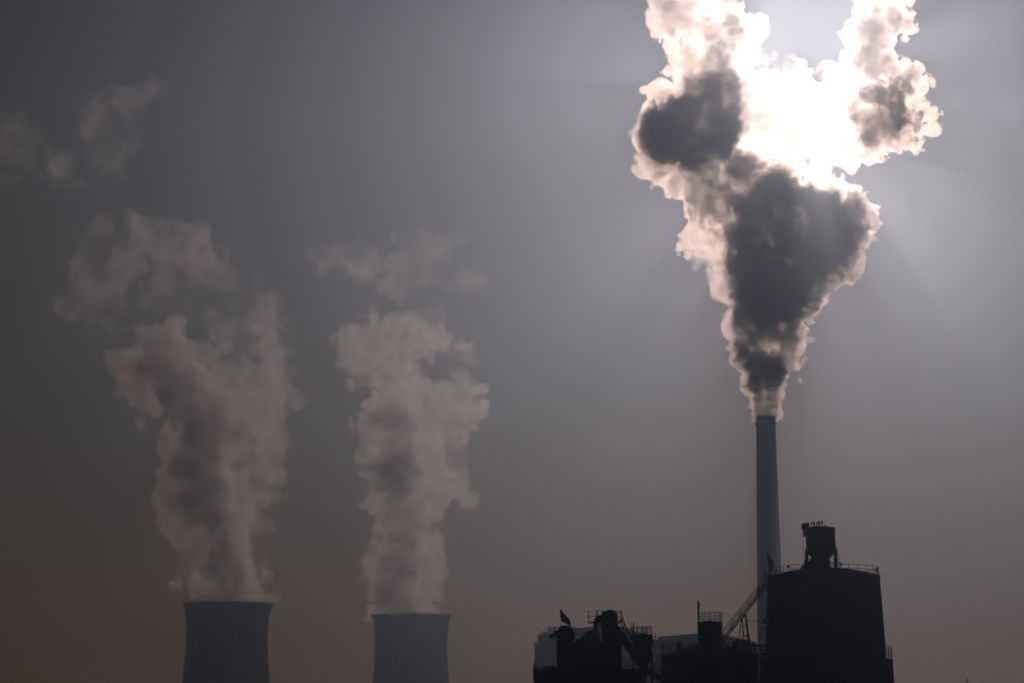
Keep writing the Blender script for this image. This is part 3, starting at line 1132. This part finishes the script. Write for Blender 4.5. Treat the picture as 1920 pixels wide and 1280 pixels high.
# ------------------------------------------------------------------ smoke from the chimney
K = 1.6
LV = [(16, .22, .5, .92), (7, .25, .5, .92)]
thin = [
    (1436, 775, 17), (1435, 745, 21), (1433, 715, 28), (1434, 690, 38), (1438, 658, 50), (1440, 625, 62), (1438, 590, 64),
    (1442, 550, 70), (1460, 510, 84), (1470, 460, 108), (1400, 480, 58), (1340, 440, 54), (1310, 452, 32), (1530, 450, 72), (1590, 420, 38), (1603, 388, 30), (1606, 376, 22),
    (1560, 430, 58), (1500, 390, 60), (1440, 400, 80), (1350, 380, 68), (1310, 340, 54), (1260, 280, 60), (1230, 300, 36), (1260, 220, 54), (1300, 250, 78),
    (1330, 170, 70), (1290, 120, 42), (1260, 50, 42), (1250, 5, 40), (1310, 50, 52), (1365, 70, 46), (1410, 62, 30), (1300, -40, 50), (1260, -80, 50),
    (1385, 320, 46), (1650, 205, 58), (1690, 160, 44), (1690, 240, 46), (1645, 250, 46), (1650, 120, 48), (1645, 60, 48), (1650, 0, 50), (1685, 40, 40), (1660, -60, 55), (1715, 268, 18), (1715, 150, 24)]
glow = [(1390, 160, 62), (1440, 190, 72), (1400, 250, 66), (1430, 320, 50), (1490, 245, 60), (1465, 150, 40), (1515, 200, 52), (1560, 230, 58), (1600, 205, 56), (1600, 255, 44), (1640, 200, 44), (1625, 120, 40), (1370, 110, 40),
    (1582, 145, 34), (1575, 185, 56), (1560, 268, 34), (1640, 265, 44), (1510, 160, 30), (1600, 60, 24)]
dense = [
    (1434, 692, 24), (1437, 668, 46), (1436, 684, 34), (1440, 640, 60), (1438, 600, 66), (1439, 620, 60), (1442, 555, 70), (1465, 515, 88), (1485, 460, 98), (1430, 460, 56), (1388, 442, 34), (1535, 440, 68), (1470, 395, 62),
    (1560, 405, 46), (1600, 410, 34), (1600, 385, 26), (1462, 350, 34), (1425, 402, 42), (1540, 490, 50), (1500, 560, 36), (1405, 500, 40)]
dense2 = [(1300, 245, 74), (1245, 250, 54), (1330, 285, 62), (1335, 205, 42), (1238, 225, 34), (1362, 318, 26), (1364, 345, 17), (1290, 200, 40)]
dense3 = [(1668, 190, 42), (1692, 218, 32), (1650, 176, 30), (1700, 240, 18)]
jet = [(1436, 786, 16), (1436, 772, 17), (1435, 757, 19), (1434, 742, 22), (1433, 725, 25), (1433, 706, 29)]
m_thin = noisy(smoke_material('thin_smoke', 0.23, (0.995, 0.985, 0.965), 0.93), .055, .33, .52, detail=7, rough=.65, step=.06)
m_glow = noisy(smoke_material('glowing_smoke', 0.13, (0.995, 0.985, 0.97), 0.925), .07, .40, .58, detail=7, rough=.65, step=.06)
m_dense = noisy(smoke_material('dense_smoke', 0.34, (0.9, 0.89, 0.88), 0.88), .065, .41, .49, detail=7, step=.06)
m_jet = noisy(smoke_material('jet_smoke', 0.5, (0.98, 0.96, 0.93), 0.9), .25, .36, .56, detail=6, step=.06)
er = [(14, 2.0), (7, -1.8), (3.2, -1.4), (1.5, -.9)]
sp = puff_mesh('chimney_smoke', circles(thin, YC), 0.45, LV, er, 3, m_thin, small=4000)
puff_mesh('glowing_smoke', circles(glow, YC), 0.45, LV, er, 8, m_glow, sp)
puff_mesh('dense_core', circles(dense, YC, .25, 1, 1.0), 0.45, LV, er, 4, m_dense, sp, gaps=tears([(1474, 406, 26), (1500, 413, 20), (1430, 440, 24), (1478, 490, 14), (1438, 640, 12)]))
puff_mesh('dense_core', circles(dense2, YC, .25, 1, .93), 0.45, LV, er, 5, m_dense, sp)
puff_mesh('dense_core', circles(dense3, YC, .25, 1, .96), 0.45, LV, er, 6, m_dense, sp)


puff_mesh('smoke_jet', circles(jet, YC, .1), 0.4, LV, [(4, -.5), (2, -.5), (1, -.3)], 7, m_jet, sp, shrink=-1.3, floor_z=H - 2.5)
tag(sp, 'huge backlit smoke plume above the tall chimney, white rims around dark cores', 'smoke')

# ------------------------------------------------------------------ steam from the cooling towers and loose wisps
K = 1.15
LV2 = [(13, .22, .6, .9), (6, .25, .55, .9), (3, .3, .5, .9)]
er2 = [(26, 5.0), (12, -3.4), (6, -2.6), (3, -1.6), (1.6, -.8)]
def steam_mat(name, dens, lo, hi, scale=.03):
    return noisy(smoke_material(name, dens, (0.985, 0.965, 0.95), 0.81), scale, lo, hi, detail=7, rough=.62, step=.08, warp=.4)
m_steam = steam_mat('tower_steam', .062, .33, .64, .055)
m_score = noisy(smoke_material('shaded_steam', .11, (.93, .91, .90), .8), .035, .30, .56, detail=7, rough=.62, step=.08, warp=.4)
m_wisp = steam_mat('loose_steam', .045, .38, .66, .04)
m_shred = noisy(smoke_material('shredded_steam', .05, (.998, .985, .975), .82), .05, .44, .72, detail=9, rough=.68, step=.08, warp=1.2)
pl1 = [(425, 1135, 66), (422, 1095, 68), (420, 1050, 70), (415, 1000, 74), (405, 950, 80), (400, 900, 82), (400, 850, 84), (480, 870, 55), (490, 930, 34), (390, 800, 82), (480, 820, 50), (380, 750, 80),
       (470, 760, 62), (520, 740, 40), (330, 730, 70), (270, 745, 55), (225, 730, 40), (270, 690, 65), (330, 670, 60), (390, 680, 60), (450, 690, 60), (510, 700, 48), (500, 650, 42), (240, 785, 28)]
pl1b = [(470, 600, 48), (435, 585, 42), (335, 570, 34), (280, 560, 30), (450, 630, 45), (500, 610, 34), (480, 560, 42), (495, 545, 28), (430, 530, 40), (390, 500, 48), (340, 470, 60), (280, 440, 62), (250, 410, 36), (190, 430, 46), (165, 480, 46), (230, 490, 62), (190, 540, 50),
        (150, 570, 40), (300, 520, 42), (210, 600, 34), (350, 540, 30), (200, 650, 20)]
pl2 = [(771, 1156, 58), (771, 1110, 60), (775, 1060, 58), (778, 1010, 58), (780, 960, 60), (775, 910, 64), (770, 860, 66), (760, 820, 72), (730, 800, 58), (690, 800, 38), (820, 800, 60), (870, 760, 46), (840, 740, 60), (760, 740, 80),
       (690, 690, 52), (670, 640, 38), (720, 650, 55), (790, 640, 58), (800, 610, 30), (840, 660, 46), (870, 670, 26), (840, 910, 36), (875, 935, 24), (625, 828, 14), (690, 595, 16)]
w1 = [(190, 215, 40), (230, 200, 36), (215, 260, 36), (160, 245, 26), (255, 175, 24), (290, 170, 18), (200, 300, 26), (215, 330, 16), (135, 255, 16)]
w2 = [(35, 265, 34), (45, 285, 34), (20, 285, 30), (35, 235, 22), (25, 340, 22), (110, 330, 24), (130, 345, 20)]
w3 = [(640, 490, 32), (660, 510, 30), (615, 490, 24), (675, 535, 20), (690, 490, 16)]
w4 = [(820, 470, 30), (860, 500, 30), (870, 525, 22), (780, 465, 26), (800, 520, 30), (745, 515, 24), (850, 460, 22), (760, 450, 16)]
o = puff_mesh('steam_plume', circles([(x + (11 if y > 720 else 3), y, r * (.92 if y > 900 else 1)) for x, y, r in pl1], 980.0 * K, .35, 1, .84), 0.75, LV2, er2, 11, m_steam, floor_z=t1.z - 3)
tag(o, 'grey leaning steam plume billowing out of the larger cooling tower', 'steam', 'steam plumes over the cooling towers')
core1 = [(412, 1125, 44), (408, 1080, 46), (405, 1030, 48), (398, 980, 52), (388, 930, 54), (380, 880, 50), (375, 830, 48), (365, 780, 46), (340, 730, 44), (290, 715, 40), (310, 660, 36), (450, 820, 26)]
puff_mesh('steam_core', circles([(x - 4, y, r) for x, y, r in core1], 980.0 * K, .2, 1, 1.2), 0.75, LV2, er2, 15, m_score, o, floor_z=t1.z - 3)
o2 = puff_mesh('upper_steam', circles(pl1b, 980.0 * K, .35, 1, .9), 0.75, LV2, er2, 12, m_wisp, o)
o = puff_mesh('steam_plume', circles([(x + (3 if y > 880 else 0), y, r * (.88 if y > 940 else 1)) for x, y, r in pl2], 1090.0 * K, .35, 1, .84), 0.75, LV2, er2, 13, m_steam, floor_z=t2.z - 3)
tag(o, 'upright grey steam plume above the smaller cooling tower', 'steam', 'steam plumes over the cooling towers')
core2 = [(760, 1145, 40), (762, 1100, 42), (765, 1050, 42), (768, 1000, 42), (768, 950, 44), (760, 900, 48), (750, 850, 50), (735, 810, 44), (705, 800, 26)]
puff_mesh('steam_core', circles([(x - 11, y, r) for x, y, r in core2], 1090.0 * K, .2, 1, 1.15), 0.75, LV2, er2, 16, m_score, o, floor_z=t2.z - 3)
for n_, (w, lab) in enumerate(((w1, 'largest ragged wisp with a trailing tail, high above the leaning steam plume'), (w2, 'small faint puff hugging the edge of the sky, farthest from the sun'),
                               (w3, 'small compact pale wisp over the upright steam plume, on the side away from the sun'), (w4, 'broad torn wisp over the upright steam plume, on the side towards the sun'))):
    o = puff_mesh('steam_wisp', circles(w, 1050.0 * K, .4), 1.2, LV2, er2, 20 + n_, m_shred, shrink=-3)
    tag(o, lab, 'steam wisp', 'loose wisps of steam')

# ------------------------------------------------------------------ haze
def box(name, lo, hi, material):
    bm = bmesh.new()
    bmesh.ops.create_cube(bm, size=1)
    for v in bm.verts:
        v.co = Vector([lo[i] if v.co[i] < 0 else hi[i] for i in range(3)])
    me = bpy.data.meshes.new(name)
    bm.to_mesh(me); bm.free()
    me.materials.append(material)
    o = bpy.data.objects.new(name, me)
    col.objects.link(o)
    return o

hz = box('haze', (-4000, -300, -1), (4000, 1720, 525), volume_material('haze', 5.4e-4, (0.49, 0.655, 0.85), 0.89, (0.7, 0.12, 0.0)))
tag(hz, kind='stuff')
